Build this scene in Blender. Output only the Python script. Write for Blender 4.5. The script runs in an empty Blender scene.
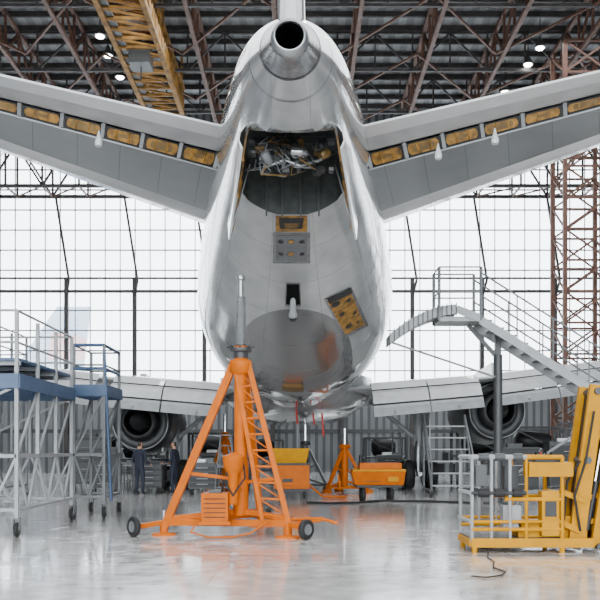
import bpy, bmesh, math, random
from mathutils import Vector, Matrix, Quaternion
from mathutils.bvhtree import BVHTree
random.seed(7)
F=900.0; CH=1.45; AX=-0.14
def W(px,py,d): return Vector(((px-300)*d/F, d, CH+(450-py)*d/F))
V=Vector
# ------------------------------------------------------------ materials
def mat(name,col,rough=.5,metal=0.,var=.12,scale=3.,bump=0.,spec=.5,coat=0.):
    m=bpy.data.materials.new(name); m.use_nodes=True; nt=m.node_tree; n=nt.nodes; l=nt.links
    b=n['Principled BSDF']; b.inputs['Roughness'].default_value=rough; b.inputs['Metallic'].default_value=metal
    b.inputs['Specular IOR Level'].default_value=spec
    b.inputs['Coat Weight'].default_value=coat
    tc=n.new('ShaderNodeTexCoord'); no=n.new('ShaderNodeTexNoise'); no.inputs['Scale'].default_value=scale; no.inputs['Detail'].default_value=5
    l.new(tc.outputs['Object'],no.inputs['Vector'])
    r=n.new('ShaderNodeValToRGB'); r.color_ramp.elements[0].position=.3; r.color_ramp.elements[1].position=.7
    r.color_ramp.elements[0].color=[c*(1-var) for c in col]+[1]; r.color_ramp.elements[1].color=[min(1,c*(1+var)) for c in col]+[1]
    l.new(no.outputs['Fac'],r.inputs[0]); l.new(r.outputs[0],b.inputs['Base Color'])
    if bump:
        bp=n.new('ShaderNodeBump'); bp.inputs['Strength'].default_value=bump; bp.inputs['Distance'].default_value=.02
        l.new(no.outputs['Fac'],bp.inputs['Height']); l.new(bp.outputs[0],b.inputs['Normal'])
    return m
def mth(nt,op,a,b=None,c=None):
    x=nt.nodes.new('ShaderNodeMath'); x.operation=op
    for i,v in enumerate((a,b,c)):
        if v is None: continue
        if isinstance(v,(int,float)): x.inputs[i].default_value=v
        else: nt.links.new(v,x.inputs[i])
    return x.outputs[0]
def mixc(nt,f,a,b):
    x=nt.nodes.new('ShaderNodeMix'); x.data_type='RGBA'
    nt.links.new(f,x.inputs[0])
    for i,v in ((6,a),(7,b)):
        if isinstance(v,(tuple,list)): x.inputs[i].default_value=list(v)+[1]
        else: nt.links.new(v,x.inputs[i])
    return x.outputs[2]
M={}
M['orange']=mat('orange_paint',(.50,.108,.0),.5,var=.12,scale=5,spec=.15)
M['yellow']=mat('yellow_paint',(.50,.225,.0),.5,var=.12,scale=5,spec=.15)
M['rubber']=mat('rubber',(.010,.010,.011),.7)
M['dark']=mat('dark_metal',(.012,.013,.015),.5,var=.3)
M['black']=mat('black_void',(.003,.003,.003),.8,spec=.1)
M['steel']=mat('steel',(.30,.31,.32),.35,.8)
M['chrome']=mat('chrome',(.75,.75,.76),.15,1.)
M['grey']=mat('grey_paint',(.13,.138,.145),.45,var=.15)
M['lgrey']=mat('light_grey_paint',(.29,.30,.31),.45,var=.12)
M['mgrey']=mat('mid_grey_paint',(.040,.043,.046),.45,var=.12)
M['white']=mat('white_paint',(.60,.61,.62),.18,var=.06,scale=1.2,coat=.4)
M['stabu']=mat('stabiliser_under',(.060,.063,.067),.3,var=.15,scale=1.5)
M['primer']=mat('primer_gold',(.25,.125,.018),.5,var=.7,scale=7)
M['brown']=mat('rust_beam',(.11,.048,.03),.6,var=.35)
M['truss']=mat('truss_paint',(.045,.04,.04),.6,var=.3)
M['crane']=mat('crane_paint',(.28,.145,.035),.6,var=.5,scale=2,spec=.2)
M['blue']=mat('blue_paint',(.045,.085,.17),.45,var=.2)
M['red']=mat('red_cloth',(.5,.02,.01),.6)
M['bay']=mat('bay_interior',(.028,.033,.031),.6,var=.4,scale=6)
M['brass']=mat('brass_parts',(.16,.10,.035),.45,.4,var=.4)
M['metal']=mat('bare_metal',(.29,.29,.30),.26,.85,var=.25,scale=8)
M['wingm']=mat('wing_paint',(.42,.43,.44),.22,var=.15,scale=1.5)
M['navy']=mat('pale_blue_livery',(.16,.30,.50),.4)
M['cloth']=mat('navy_workwear',(.012,.016,.03),.8)
M['skin']=mat('skin_tone',(.36,.19,.12),.6)
M['hair']=mat('dark_hair',(.02,.013,.01),.7)
def fus_mat():
    m=bpy.data.materials.new('fuselage_paint'); m.use_nodes=True; nt=m.node_tree; n=nt.nodes; l=nt.links
    b=n['Principled BSDF']; b.inputs['Roughness'].default_value=.15; b.inputs['Metallic'].default_value=.35; b.inputs['Coat Weight'].default_value=.8; b.inputs['Coat Roughness'].default_value=.03
    tc=n.new('ShaderNodeTexCoord'); sp=n.new('ShaderNodeSeparateXYZ'); l.new(tc.outputs['Object'],sp.inputs[0])
    x,y,z=sp.outputs
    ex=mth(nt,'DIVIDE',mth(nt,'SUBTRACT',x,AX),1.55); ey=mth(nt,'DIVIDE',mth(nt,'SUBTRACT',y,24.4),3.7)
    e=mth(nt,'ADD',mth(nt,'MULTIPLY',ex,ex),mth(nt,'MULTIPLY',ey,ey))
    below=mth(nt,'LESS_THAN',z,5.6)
    mask=mth(nt,'MULTIPLY',mth(nt,'LESS_THAN',e,1.0),below)  # belly oval: floor reflection put into the colour as a darker grey zone
    fy=mth(nt,'ABSOLUTE',mth(nt,'SUBTRACT',mth(nt,'FRACT',mth(nt,'DIVIDE',y,1.27)),.5))
    line=mth(nt,'LESS_THAN',fy,.006)
    ang=mth(nt,'ARCTAN2',mth(nt,'SUBTRACT',x,AX),mth(nt,'SUBTRACT',mth(nt,'MULTIPLY',y,-.12),mth(nt,'SUBTRACT',z,9.2)))
    fa=mth(nt,'ABSOLUTE',mth(nt,'SUBTRACT',mth(nt,'FRACT',mth(nt,'MULTIPLY',ang,1.6)),.5))
    line2=mth(nt,'LESS_THAN',fa,.005)
    ln=mth(nt,'MULTIPLY',mth(nt,'MAXIMUM',line,line2),.5)
    no=n.new('ShaderNodeTexNoise'); no.inputs['Scale'].default_value=1.3; no.inputs['Detail'].default_value=6
    l.new(tc.outputs['Object'],no.inputs['Vector'])
    mr=n.new('ShaderNodeMapRange'); mr.inputs[1].default_value=.35; mr.inputs[2].default_value=.65; l.new(no.outputs[0],mr.inputs[0])
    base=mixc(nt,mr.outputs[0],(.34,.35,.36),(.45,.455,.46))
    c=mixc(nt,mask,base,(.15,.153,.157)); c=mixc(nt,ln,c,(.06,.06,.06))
    l.new(c,b.inputs['Base Color'])
    return m
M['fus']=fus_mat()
def floor_mat():
    m=bpy.data.materials.new('polished_concrete'); m.use_nodes=True; nt=m.node_tree; n=nt.nodes; l=nt.links
    b=n['Principled BSDF']
    tc=n.new('ShaderNodeTexCoord'); sp=n.new('ShaderNodeSeparateXYZ'); l.new(tc.outputs['Object'],sp.inputs[0])
    x,y,z=sp.outputs
    no=n.new('ShaderNodeTexNoise'); no.inputs['Scale'].default_value=.35; no.inputs['Detail'].default_value=9; no.inputs['Roughness'].default_value=.65
    l.new(tc.outputs['Object'],no.inputs['Vector'])
    no2=n.new('ShaderNodeTexNoise'); no2.inputs['Scale'].default_value=3.; no2.inputs['Detail'].default_value=8
    l.new(tc.outputs['Object'],no2.inputs['Vector'])
    s=mth(nt,'ADD',mth(nt,'MULTIPLY',no.outputs[0],.65),mth(nt,'MULTIPLY',no2.outputs[0],.35))
    mr=n.new('ShaderNodeMapRange'); mr.inputs[1].default_value=.38; mr.inputs[2].default_value=.6; l.new(s,mr.inputs[0])
    c=mixc(nt,mr.outputs[0],(.48,.465,.45),(.76,.75,.735))
    jy=mth(nt,'ABSOLUTE',mth(nt,'SUBTRACT',mth(nt,'FRACT',mth(nt,'ADD',mth(nt,'DIVIDE',mth(nt,'SUBTRACT',y,12.35),6.),.5)),.5))
    jx=mth(nt,'ABSOLUTE',mth(nt,'SUBTRACT',mth(nt,'FRACT',mth(nt,'DIVIDE',mth(nt,'SUBTRACT',x,5.),12.)),.5))
    j=mth(nt,'MAXIMUM',mth(nt,'LESS_THAN',jy,.0045),mth(nt,'MULTIPLY',mth(nt,'LESS_THAN',jx,.0006),.4))
    c=mixc(nt,j,c,(.07,.06,.055))
    l.new(c,b.inputs['Base Color'])
    mr2=n.new('ShaderNodeMapRange'); mr2.inputs[1].default_value=.35; mr2.inputs[2].default_value=.65; mr2.inputs[3].default_value=.10; mr2.inputs[4].default_value=.24; l.new(no2.outputs[0],mr2.inputs[0])
    l.new(mr2.outputs[0],b.inputs['Roughness']); b.inputs['Coat Weight'].default_value=.7; b.inputs['Coat Roughness'].default_value=.10
    return m
M['floor']=floor_mat()
def stripe_mat(name,c1,c2,axis,period,duty=.5,rough=.6):
    m=bpy.data.materials.new(name); m.use_nodes=True; nt=m.node_tree; n=nt.nodes; l=nt.links
    b=n['Principled BSDF']; b.inputs['Roughness'].default_value=rough
    tc=n.new('ShaderNodeTexCoord'); sp=n.new('ShaderNodeSeparateXYZ'); l.new(tc.outputs['Object'],sp.inputs[0])
    f=mth(nt,'LESS_THAN',mth(nt,'FRACT',mth(nt,'DIVIDE',sp.outputs[axis],period)),duty)
    no=n.new('ShaderNodeTexNoise'); no.inputs['Scale'].default_value=.5; l.new(tc.outputs['Object'],no.inputs['Vector'])
    c=mixc(nt,f,c1,c2); c=mixc(nt,mth(nt,'MULTIPLY',no.outputs[0],.5),c,[v*.6 for v in c2]); l.new(c,b.inputs['Base Color'])
    return m
M['roof']=stripe_mat('roof_sheeting',(.34,.35,.36),(.21,.22,.23),0,.8,.5)
M['wall']=stripe_mat('corrugated_wall',(.24,.25,.26),(.09,.10,.11),0,.5,.4)
def glass():
    m=bpy.data.materials.new('window_glass'); m.use_nodes=True; nt=m.node_tree; n=nt.nodes; l=nt.links
    n.remove(n['Principled BSDF']); out=n['Material Output']
    t=n.new('ShaderNodeBsdfTransparent'); d=n.new('ShaderNodeBsdfTranslucent'); d.inputs[0].default_value=(.8,.83,.85,1)
    tc=n.new('ShaderNodeTexCoord'); no=n.new('ShaderNodeTexNoise'); no.inputs['Scale'].default_value=.25; l.new(tc.outputs['Object'],no.inputs['Vector'])
    mr=n.new('ShaderNodeMapRange'); mr.inputs[3].default_value=.05; mr.inputs[4].default_value=.45; l.new(no.outputs[0],mr.inputs[0])
    mx=n.new('ShaderNodeMixShader'); l.new(mr.outputs[0],mx.inputs[0]); l.new(t.outputs[0],mx.inputs[1]); l.new(d.outputs[0],mx.inputs[2]); l.new(mx.outputs[0],out.inputs[0])
    return m
M['glass']=glass()
def emis(name,c,s):
    m=bpy.data.materials.new(name); m.use_nodes=True; b=m.node_tree.nodes['Principled BSDF']
    b.inputs['Emission Color'].default_value=list(c)+[1]; b.inputs['Emission Strength'].default_value=s; return m
M['lamp']=emis('lamp_glow',(1,.97,.9),30)
# ------------------------------------------------------------ mesh builder
class MB:
    def __init__(s): s.v=[];s.f=[];s.m=[];s.sm=[];s.mats=[]
    def mi(s,k):
        if k not in s.mats: s.mats.append(k)
        return s.mats.index(k)
    def add(s,vs,fs,k,smooth=False):
        o=len(s.v); s.v+= [tuple(v) for v in vs]; i=s.mi(k)
        for f in fs: s.f.append([o+a for a in f]); s.m.append(i); s.sm.append(smooth)
    def box(s,c,size,k,R=None):
        c=V(c); x,y,z=[a/2 for a in size]
        vs=[V((i*x,j*y,l*z)) for i in(-1,1) for j in(-1,1) for l in(-1,1)]
        if R is not None: vs=[R@v for v in vs]
        s.add([c+v for v in vs],[(0,1,3,2),(4,6,7,5),(0,4,5,1),(2,3,7,6),(0,2,6,4),(1,5,7,3)],k)
    def bx(s,x0,x1,y0,y1,z0,z1,k): s.box(((x0+x1)/2,(y0+y1)/2,(z0+z1)/2),(abs(x1-x0),abs(y1-y0),abs(z1-z0)),k)
    def frame(s,a,b):
        d=(V(b)-V(a)); L=d.length; d.normalize()
        u=V((0,0,1)) if abs(d.z)<.95 else V((0,1,0))
        r=d.cross(u).normalized(); u=r.cross(d); return d,r,u,L
    def beam(s,a,b,w,h,k):
        a=V(a);b=V(b); d,r,u,L=s.frame(a,b)
        vs=[p+r*(i*w/2)+u*(j*h/2) for p in(a,b) for i,j in((-1,-1),(1,-1),(1,1),(-1,1))]
        s.add(vs,[(3,2,1,0),(4,5,6,7),(0,1,5,4),(1,2,6,5),(2,3,7,6),(3,0,4,7)],k)
    def ring(s,c,r,u,rad,n): return [c+r*(rad*math.cos(2*math.pi*i/n))+u*(rad*math.sin(2*math.pi*i/n)) for i in range(n)]
    def lathe(s,a,b,prof,k,n=16,caps=True):
        a=V(a);b=V(b); d,r,u,L=s.frame(a,b); vs=[];fs=[]
        for t,rad in prof: vs+=s.ring(a+d*t,r,u,max(rad,1e-4),n)
        for j in range(len(prof)-1):
            for i in range(n): fs.append((j*n+i,j*n+(i+1)%n,(j+1)*n+(i+1)%n,(j+1)*n+i))
        s.add(vs,fs,k,True)
        if caps:
            s.add(vs[:n],[tuple(range(n))[::-1]],k); s.add(vs[-n:],[tuple(range(n))],k)
    def tube(s,a,b,r,k,r2=None,n=10):
        L=(V(b)-V(a)).length; s.lathe(a,b,[(0,r),(L,r if r2 is None else r2)],k,n)
    def ball(s,c,r,k,n=10):
        s.lathe(V(c)-V((0,0,r)),V(c)+V((0,0,r)),[(r-r*math.cos(math.pi*i/6),r*math.sin(math.pi*i/6)) for i in range(7)],k,n,False)
    def pipe(s,pts,r,k,n=8):
        for i in range(len(pts)-1):
            s.tube(pts[i],pts[i+1],r,k,n=n)
            if i: s.ball(pts[i],r,k,n)
    def wheel(s,c,ax,r,w,hub='steel'):
        c=V(c); ax=V(ax).normalized(); a=c-ax*w/2; b=c+ax*w/2
        s.lathe(a,b,[(0,r*.55),(0,r*.88),(w*.2,r),(w*.8,r),(w,r*.88),(w,r*.55)],'rubber',20,False)
        s.lathe(a,b,[(w*.12,.001),(w*.12,r*.2),(w*.2,r*.5),(w*.02,r*.57),(w*.98,r*.57),(w*.8,r*.5),(w*.88,r*.2),(w*.88,.001)],hub,20,False)
    def caster(s,x,y,r,k='grey',h=None):
        s.wheel((x,y,r),(1,0,0),r,r*.6); h=h or r*2.3
        s.bx(x-r*.5,x+r*.5,y-r*.5,y+r*.5,h-.02,h,k)
        for q in(-1,1): s.beam((x+q*r*.42,y,r),(x+q*r*.42,y,h),.012,r*.7,k)
    def truss(s,a,b,h,n,t,k,dirv=V((0,0,1)),k2=None):
        a=V(a);b=V(b);o=dirv*h; k2=k2 or k
        s.beam(a,b,t,t,k); s.beam(a+o,b+o,t,t,k)
        for i in range(n):
            p=a.lerp(b,i/n); q=a.lerp(b,(i+1)/n)
            if i%2==0: s.beam(p,q+o,t*.6,t*.6,k2)
            else: s.beam(p+o,q,t*.6,t*.6,k2)
            s.beam(p,p+o,t*.6,t*.6,k2)
        s.beam(b,b+o,t*.6,t*.6,k2)
    def build(s,name,parent=None,bevel=0):
        me=bpy.data.meshes.new(name); me.from_pydata(s.v,[],s.f)
        for k in s.mats: me.materials.append(M[k])
        me.polygons.foreach_set('material_index',s.m); me.polygons.foreach_set('use_smooth',s.sm)
        me.validate(); me.update()
        ob=bpy.data.objects.new(name,me); bpy.context.scene.collection.objects.link(ob)
        if parent: ob.parent=parent
        if bevel:
            md=ob.modifiers.new('bevel','BEVEL'); md.width=bevel; md.segments=2; md.limit_method='ANGLE'; md.angle_limit=.9
        return ob
def empty(name,loc=(0,0,0)):
    e=bpy.data.objects.new(name,None); bpy.context.scene.collection.objects.link(e); e.empty_display_size=.1; return e
# ------------------------------------------------------------ room
RH=24.0; D=60.0
b=MB(); b.bx(-30,30,-25,D,-.2,0,'floor'); b.build('floor')
b=MB(); b.bx(-120,120,D+.6,200,-.3,-.1,'lgrey'); b.bx(-120,120,-120,-25,-.3,-.1,'lgrey'); b.build('apron_ground')
b=MB(); b.bx(-30,30,-25,D+.3,RH,RH+.3,'roof')
for i in range(56): b.bx(-30,30,-25+i*1.55-.06,-25+i*1.55+.06,RH-.28,RH,'truss')
b.build('ceiling')
b=MB(); b.bx(-30,30,D,D+.3,0,5.4,'wall'); b.bx(-30,30,D,D+.3,22.8,RH,'wall')
for z in (2.7,5.4): b.bx(-30,30,D-.1,D,z-.12,z+.12,'mgrey')
b.build('wall_back')
for sx,nm in((-1,'left'),(1,'right')):
    b=MB(); b.bx(sx*30,sx*30.3,-25,D,0,RH,'wall')
    for i in range(14): b.bx(sx*29.6,sx*30,-24+i*6,-23.7+i*6,0,RH,'truss')
    b.build('wall_'+nm)
b=MB(); b.bx(-30,30,D+.12,D+.14,5.4,22.8,'glass')
for i in range(61):
    b.bx(-30+i-.03,-30+i+.03,D+.02,D+.12,5.4,22.8,'grey')
for i in range(14):
    z=5.4+i*1.34; b.bx(-30,30,D+.0,D+.1,z-.04,z+.04,'grey')
b.build('window_1')
b=MB()
cols=[-25.2,-20.4,-15.4,-10.9,-6.3,-1.8,2.8,7.4,12.0,16.8,21.5,26]
for c in cols:
    b.bx(c-.13,c+.13,D-.8,D-.55,0,12.8,'truss')
    b.beam((c-.6,D-1,18),(c+.25,D-1,12.6),.14,.14,'truss'); b.beam((c+.25,D-1,12.6),(c,D-.7,11.5),.12,.12,'truss')
for z in(5.6,11.9,12.8): b.bx(-30,30,D-.6,D-.45,z-.06,z+.06,'truss')
b.build('window_framework')
b=MB()
for dy in(D-1.2,D-3.6):
    b.truss((-30,dy,18),(30,dy,18),3.6,26,.2,'truss')
for i in range(27):
    x=-30+i*60/26; b.beam((x,D-1.2,18),(x,D-3.6,18),.1,.1,'brown')
    if i<26: b.beam((x,D-1.2,18),(x+60/26,D-3.6,18),.08,.08,'brown')
b.build('roof_edge_truss')
b=MB()
for i,x in enumerate([-28,-23.5,-19,-15,-11.5,-5.2,-1.2,2.8,6.6,10.4,14.2,18.5,23,28]):
    b.truss((x,-20,RH-2.3),(x,D-1,RH-2.3),2.0,36,.2,'brown')
for y in(8,20,32,41,48,54):
    b.truss((-30,y,RH-2.3),(30,y,RH-2.3),2.0,30,.15,'truss')
for y in range(34,60,6):
    for x in range(-26,26,8):
        b.beam((x,y,RH-2.3),(x+4,y+6,RH-2.3),.1,.1,'brown'); b.beam((x+8,y,RH-2.3),(x+4,y+6,RH-2.3),.1,.1,'brown')
b.build('roof_trusses')
b=MB(); cx0,cx1=-8.7,-6.7
for x in(cx0,cx1):
    b.truss((x,38,20.6),(x,51.5,20.6),1.5,14,.24,'crane')
for i in range(14):
    y=38+i*.96; b.beam((cx0,y,20.6),(cx1,y,20.6),.13,.13,'crane'); b.beam((cx0,y,20.6),(cx1,y+.95,20.6),.1,.1,'crane')
    b.beam((cx0,y,22.1),(cx1,y+.95,22.1),.1,.1,'crane')
b.bx(cx0+.1,cx0+.45,38,51.5,20.62,20.66,'mgrey'); b.bx(cx0+.5,cx1-.5,43,44.2,20.0,20.6,'mgrey'); b.tube((-7.7,43.6,20),(-7.7,43.6,19.3),.03,'dark')
b.bx(cx0-.2,cx1+.2,37.8,38.1,20.5,22.2,'crane')
for y in(38,44,51):
    for x in(cx0,cx1): b.beam((x,y,22.1),(x,y,RH-.29),.12,.12,'crane')
b.build('overhead_crane_girder')
b=MB(); tx0,tx1,ty0,ty1=13.1,15.3,44.5,46.7
for x in(tx0,tx1):
    for y in(ty0,ty1): b.bx(x-.1,x+.1,y-.1,y+.1,0,RH-2.3,'brown')
for i in range(14):
    z0=i*1.55; z1=z0+1.55
    for y in(ty0,ty1):
        b.beam((tx0,y,z0),(tx1,y,z1),.1,.1,'brown'); b.beam((tx0,y,z1),(tx1,y,z1),.1,.1,'brown')
        if i%2: b.beam((tx1,y,z0),(tx0,y,z1),.08,.08,'brown')
    for x in(tx0,tx1):
        b.beam((x,ty0,z0),(x,ty1,z1),.08,.08,'brown')
for y in(ty0,ty1): b.truss((8.5,y,16.6),(29,y,16.6),2.0,14,.14,'brown')
b.build('lattice_column')
for (px,py) in((100,28),(108,48),(540,40),(528,57),(505,85),(120,70),(330,-60),(200,-50),(450,-80)):
    d=(22.3-CH)*F/(450-py); x=(px-300)*d/F; b=MB()
    b.tube((x,d,22.1),(x,d,RH-.29),.025,'dark'); b.lathe((x,d,22.4),(x,d,21.7),[(0,.08),(.15,.12),(.5,.3)],'mgrey',16)
    b.lathe((x,d,21.91),(x,d,21.6),[(0,.22),(.08,.17),(.1,.05)],'lamp',12); b.build('high_bay_lamp')
# ------------------------------------------------------------ aircraft
ac=empty('airliner')
SEC=[(12,.215,6.957),(12.6,.38,7.10),(14,.809,7.33),(16,1.209,7.406),(18,1.56,7.25),(20,1.911,6.894),(22.5,2.35,6.27),(25,2.70,5.72),(28,2.75,5.60),(34,2.75,5.6),(42,2.75,5.6),(48,2.6,5.55),(52,1.9,5.2),(54.5,.9,4.8),(55.3,.1,4.7)]
def sec(d):
    n=len(SEC)
    for i in range(n-1):
        if d<=SEC[i+1][0] or i==n-2:
            p1=SEC[i];p2=SEC[i+1]; p0=SEC[max(i-1,0)];p3=SEC[min(i+2,n-1)]
            h=p2[0]-p1[0]; t=(d-p1[0])/h; o=[]
            for k in(1,2):
                m1=(p2[k]-p0[k])/(p2[0]-p0[0]) if i>0 else (p2[k]-p1[k])/h
                m2=(p3[k]-p1[k])/(p3[0]-p1[0]) if i<n-2 else (p2[k]-p1[k])/h
                o.append((2*t**3-3*t*t+1)*p1[k]+(t**3-2*t*t+t)*h*m1+(-2*t**3+3*t*t)*p2[k]+(t**3-t*t)*h*m2)
            return o
N=96; ds=[12+.2*i for i in range(int((30-12)/.2)+1)]+[30+.8*i for i in range(1,31)]+[54.5,55,55.25]
vs=[];fs=[]
for d in ds:
    r,z=sec(d)
    for i in range(N):
        a=2*math.pi*i/N; vs.append((AX+r*math.sin(a),d,z-r*math.cos(a)))
for j in range(len(ds)-1):
    for i in range(N): fs.append((j*N+i,(j+1)*N+i,(j+1)*N+(i+1)%N,j*N+(i+1)%N))
fs.append(tuple(range(N))); fs.append(tuple((len(ds)-1)*N+i for i in range(N))[::-1])
me=bpy.data.meshes.new('fuselage'); me.from_pydata(vs,[],fs); me.validate()
bm=bmesh.new(); bm.from_mesh(me); bmesh.ops.recalc_face_normals(bm,faces=bm.faces)
bvh=BVHTree.FromBMesh(bm); bm.to_mesh(me); bm.free()
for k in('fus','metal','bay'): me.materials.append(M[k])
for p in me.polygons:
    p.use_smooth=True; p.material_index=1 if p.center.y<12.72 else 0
fus=bpy.data.objects.new('fuselage',me); bpy.context.scene.collection.objects.link(fus); fus.parent=ac
prof=[(-.70,14.75),(-.45,14.45),(-.2,14.3),(0,14.26),(.2,14.3),(.45,14.45),(.70,14.75),(.95,16.4),(.98,17.0),(.85,17.15),(0,17.2),(-.85,17.15),(-.98,17.0),(-.95,16.4)]
n=len(prof)
cv=[(AX+x,y,5.0) for x,y in prof]+[(AX+x,y,7.0) for x,y in prof]
cf=[tuple(range(n)),tuple(range(n,2*n))[::-1]]+[(i,(i+1)%n,n+(i+1)%n,n+i) for i in range(n)]
cm=bpy.data.meshes.new('cut'); cm.from_pydata(cv,[],cf)
bm=bmesh.new(); bm.from_mesh(cm); bmesh.ops.recalc_face_normals(bm,faces=bm.faces); bm.to_mesh(cm); bm.free()
cm.materials.append(M['bay'])
cut=bpy.data.objects.new('cut',cm); bpy.context.scene.collection.objects.link(cut)
def cyl_ob(a,bb,prof,nn=32):
    q=MB(); q.lathe(a,bb,prof,'black',nn,True); o=q.build('cut2'); 
    bm=bmesh.new(); bm.from_mesh(o.data); bmesh.ops.remove_doubles(bm,verts=bm.verts,dist=1e-5); bmesh.ops.recalc_face_normals(bm,faces=bm.faces); bm.to_mesh(o.data); bm.free(); return o
cut2=cyl_ob((AX,11.5,6.957),(AX,13.6,6.957),[(0,.195),(2.0,.195)])
for c in(cut,cut2):
    md=fus.modifiers.new('b','BOOLEAN'); md.operation='DIFFERENCE'; md.object=c; md.solver='EXACT'
    try: md.material_mode='TRANSFER'
    except Exception: pass
dg=bpy.context.evaluated_depsgraph_get(); nm=bpy.data.meshes.new_from_object(fus.evaluated_get(dg)); fus.modifiers.clear(); fus.data=nm
bpy.data.objects.remove(cut); bpy.data.objects.remove(cut2)
fus.data.name='fuselage'
for p in fus.data.polygons:
    if len(p.vertices)>8 : p.use_smooth=False
b=MB(); b.lathe((AX,12.04,6.957),(AX,13.4,6.957),[(0,.19),(1.3,.185),(1.3,.01)],'black',32,False)
b.build('exhaust_liner',ac)
b=MB()
def Bx(px,py,d): return W(px,py,d)
for i in range(34):
    px=random.uniform(252,332); py=random.uniform(138,172); d=random.uniform(15.2,16.2)
    b.box(Bx(px,py,d),(random.uniform(.05,.18),.2,random.uniform(.04,.12)),random.choice(['brass','mgrey','mgrey','grey','dark','dark']))
for i in range(26):
    x0=random.uniform(248,325); y0=random.uniform(136,165)
    pts=[Bx(x0,y0,15.1),Bx(x0+random.uniform(-12,12),y0+random.uniform(5,14),15.0),Bx(x0+random.uniform(5,20),y0+random.uniform(0,16),15.3),Bx(x0+random.uniform(-10,20),y0-10,15.8)]
    b.pipe(pts,random.uniform(.006,.017),random.choice(['grey','mgrey','dark','brass','grey','steel']))
b.lathe(Bx(264,152,15.0),Bx(272,168,15.2),[(0,.05),(.02,.08),(.2,.08),(.24,.05)],'grey',14)
b.lathe(Bx(290,151,15.0),Bx(312,154,15.1),[(0,.05),(.03,.08),(.25,.09),(.3,.05)],'metal',14)
b.lathe(Bx(320,156,15.3),Bx(332,150,15.5),[(0,.05),(.03,.08),(.2,.08)],'brass',14)
b.pipe([Bx(247,170,15.6),Bx(262,168,15.2),Bx(285,160,15.1),Bx(300,166,15.1),Bx(320,160,15.3),Bx(336,152,15.8)],.025,'steel')
for d in(15.2,15.9,16.6): b.bx(AX-.72,AX+.72,d-.02,d+.02,6.86,6.97,'mgrey')
for x in(-.5,-.2,.15,.5): b.bx(AX+x-.015,AX+x+.015,17.1,17.16,5.9,6.95,'mgrey')
b.build('tail_bay_machinery',ac)
for s,nm in((-1,'left'),(1,'right')):
    b=MB(); pts=[]
    h0=V((AX+s*.74,14.75,6.78)); h1=V((AX+s*.99,17.05,6.42))
    l0=h0+V((s*.06,.1,-.35)); l1=h1+V((s*.2,.15,-.95))
    K=8; th=V((s*.035,0,0)); g=[]
    for i in range(K+1):
        t=i/K; a=h0.lerp(h1,t); c=l0.lerp(l1,t)
        for j in range(4):
            u=j/3; p=a.lerp(c,u)+V((s*.09*math.sin(math.pi*u),0,0)); g.append(p)
    fsq=[(i*4+j,i*4+j+1,(i+1)*4+j+1,(i+1)*4+j) for i in range(K) for j in range(3)]
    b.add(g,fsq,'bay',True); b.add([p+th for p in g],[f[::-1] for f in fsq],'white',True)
    edge=[i*4+3 for i in range(K+1)]
    for e0,e1 in zip(edge,edge[1:]): b.add([g[e0],g[e1],g[e1]+th,g[e0]+th],[(0,1,2,3)],'white')
    for j in range(3): 
        b.add([g[K*4+j],g[K*4+j+1],g[K*4+j+1]+th,g[K*4+j]+th],[(0,1,2,3)],'white'); b.add([g[j],g[j+1],g[j+1]+th,g[j]+th],[(0,1,2,3)],'white')
    b.tube(l1.lerp(h1,.1)-V((s*.02,.3,0)),h1+V((-s*.2,-.3,.35)),.015,'steel')
    for i in (1,4,7): b.beam(g[i*4]-V((s*.02,0,0)),g[i*4+3]-V((s*.02,0,0)),.03,.03,'primer')
    b.build('bay_door_'+nm,ac)
O=V((0,0,CH))
def hit(px,py):
    dr=V(((px-300)/F,1,(450-py)/F)).normalized(); loc,no,_,_=bvh.ray_cast(O,dr)
    return loc,(no if no.y<0 else -no)
def patch(bd,poly,k,off=.012,n=6):
    g=[]
    for i in range(n+1):
        for j in range(n+1):
            u=i/n;v=j/n
            x=(poly[0][0]*(1-u)+poly[1][0]*u)*(1-v)+(poly[3][0]*(1-u)+poly[2][0]*u)*v
            y=(poly[0][1]*(1-u)+poly[1][1]*u)*(1-v)+(poly[3][1]*(1-u)+poly[2][1]*u)*v
            l,no=hit(x,y); g.append(l+no*off)
    m=n+1
    bd.add(g,[(i*m+j,i*m+j+1,(i+1)*m+j+1,(i+1)*m+j) for i in range(n) for j in range(n)],k,True)
def disc(bd,px,py,r,k,off=.02,h=.0):
    l,no=hit(px,py); a=l+no*(off-.03); bd.tube(a,l+no*off,r,k,n=16)
b=MB()
patch(b,[(274,214),(309,214),(309,232),(274,232)],'lgrey',.010); patch(b,[(276,215),(307,215),(307,231),(276,231)],'primer',.016)
patch(b,[(279,217),(304,217),(302,228),(280,228)],'dark',.02); patch(b,[(284,222),(299,222),(297,227),(286,227)],'brass',.03)
patch(b,[(273,232.5),(310,232.5),(310,263),(273,263)],'metal',.012); patch(b,[(276,235),(307,235),(307,260),(276,260)],'grey',.016)
for px in(281,291,302):
    for py in(241,253): disc(b,px,py,.085,'metal',.022); disc(b,px,py,.055,'dark' if px!=291 else 'primer',.03)
b.build('service_panel',ac)
b=MB()
patch(b,[(324,299),(351,287),(368,325),(344,338)],'metal',.02); patch(b,[(327,301),(350,291),(364,324),(345,334)],'primer',.03)
for px,py,r in((335,303,.10),(348,299,.06),(341,313,.07),(354,312,.05),(348,325,.08),(357,321,.04)): disc(b,px,py,r*1.25,'brass',.04); disc(b,px,py,r,'dark',.05)
patch(b,[(327,298),(350,287),(352,292),(329,303)],'dark',.036,4)
b.build('open_access_hatch',ac)
b=MB()
patch(b,[(286,283),(300,283),(301,306),(285,306)],'metal',.012); patch(b,[(287,284),(299,284),(300,304),(286,304)],'black',.02)
l,no=hit(293,296); l2,_=hit(293,318)
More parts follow.
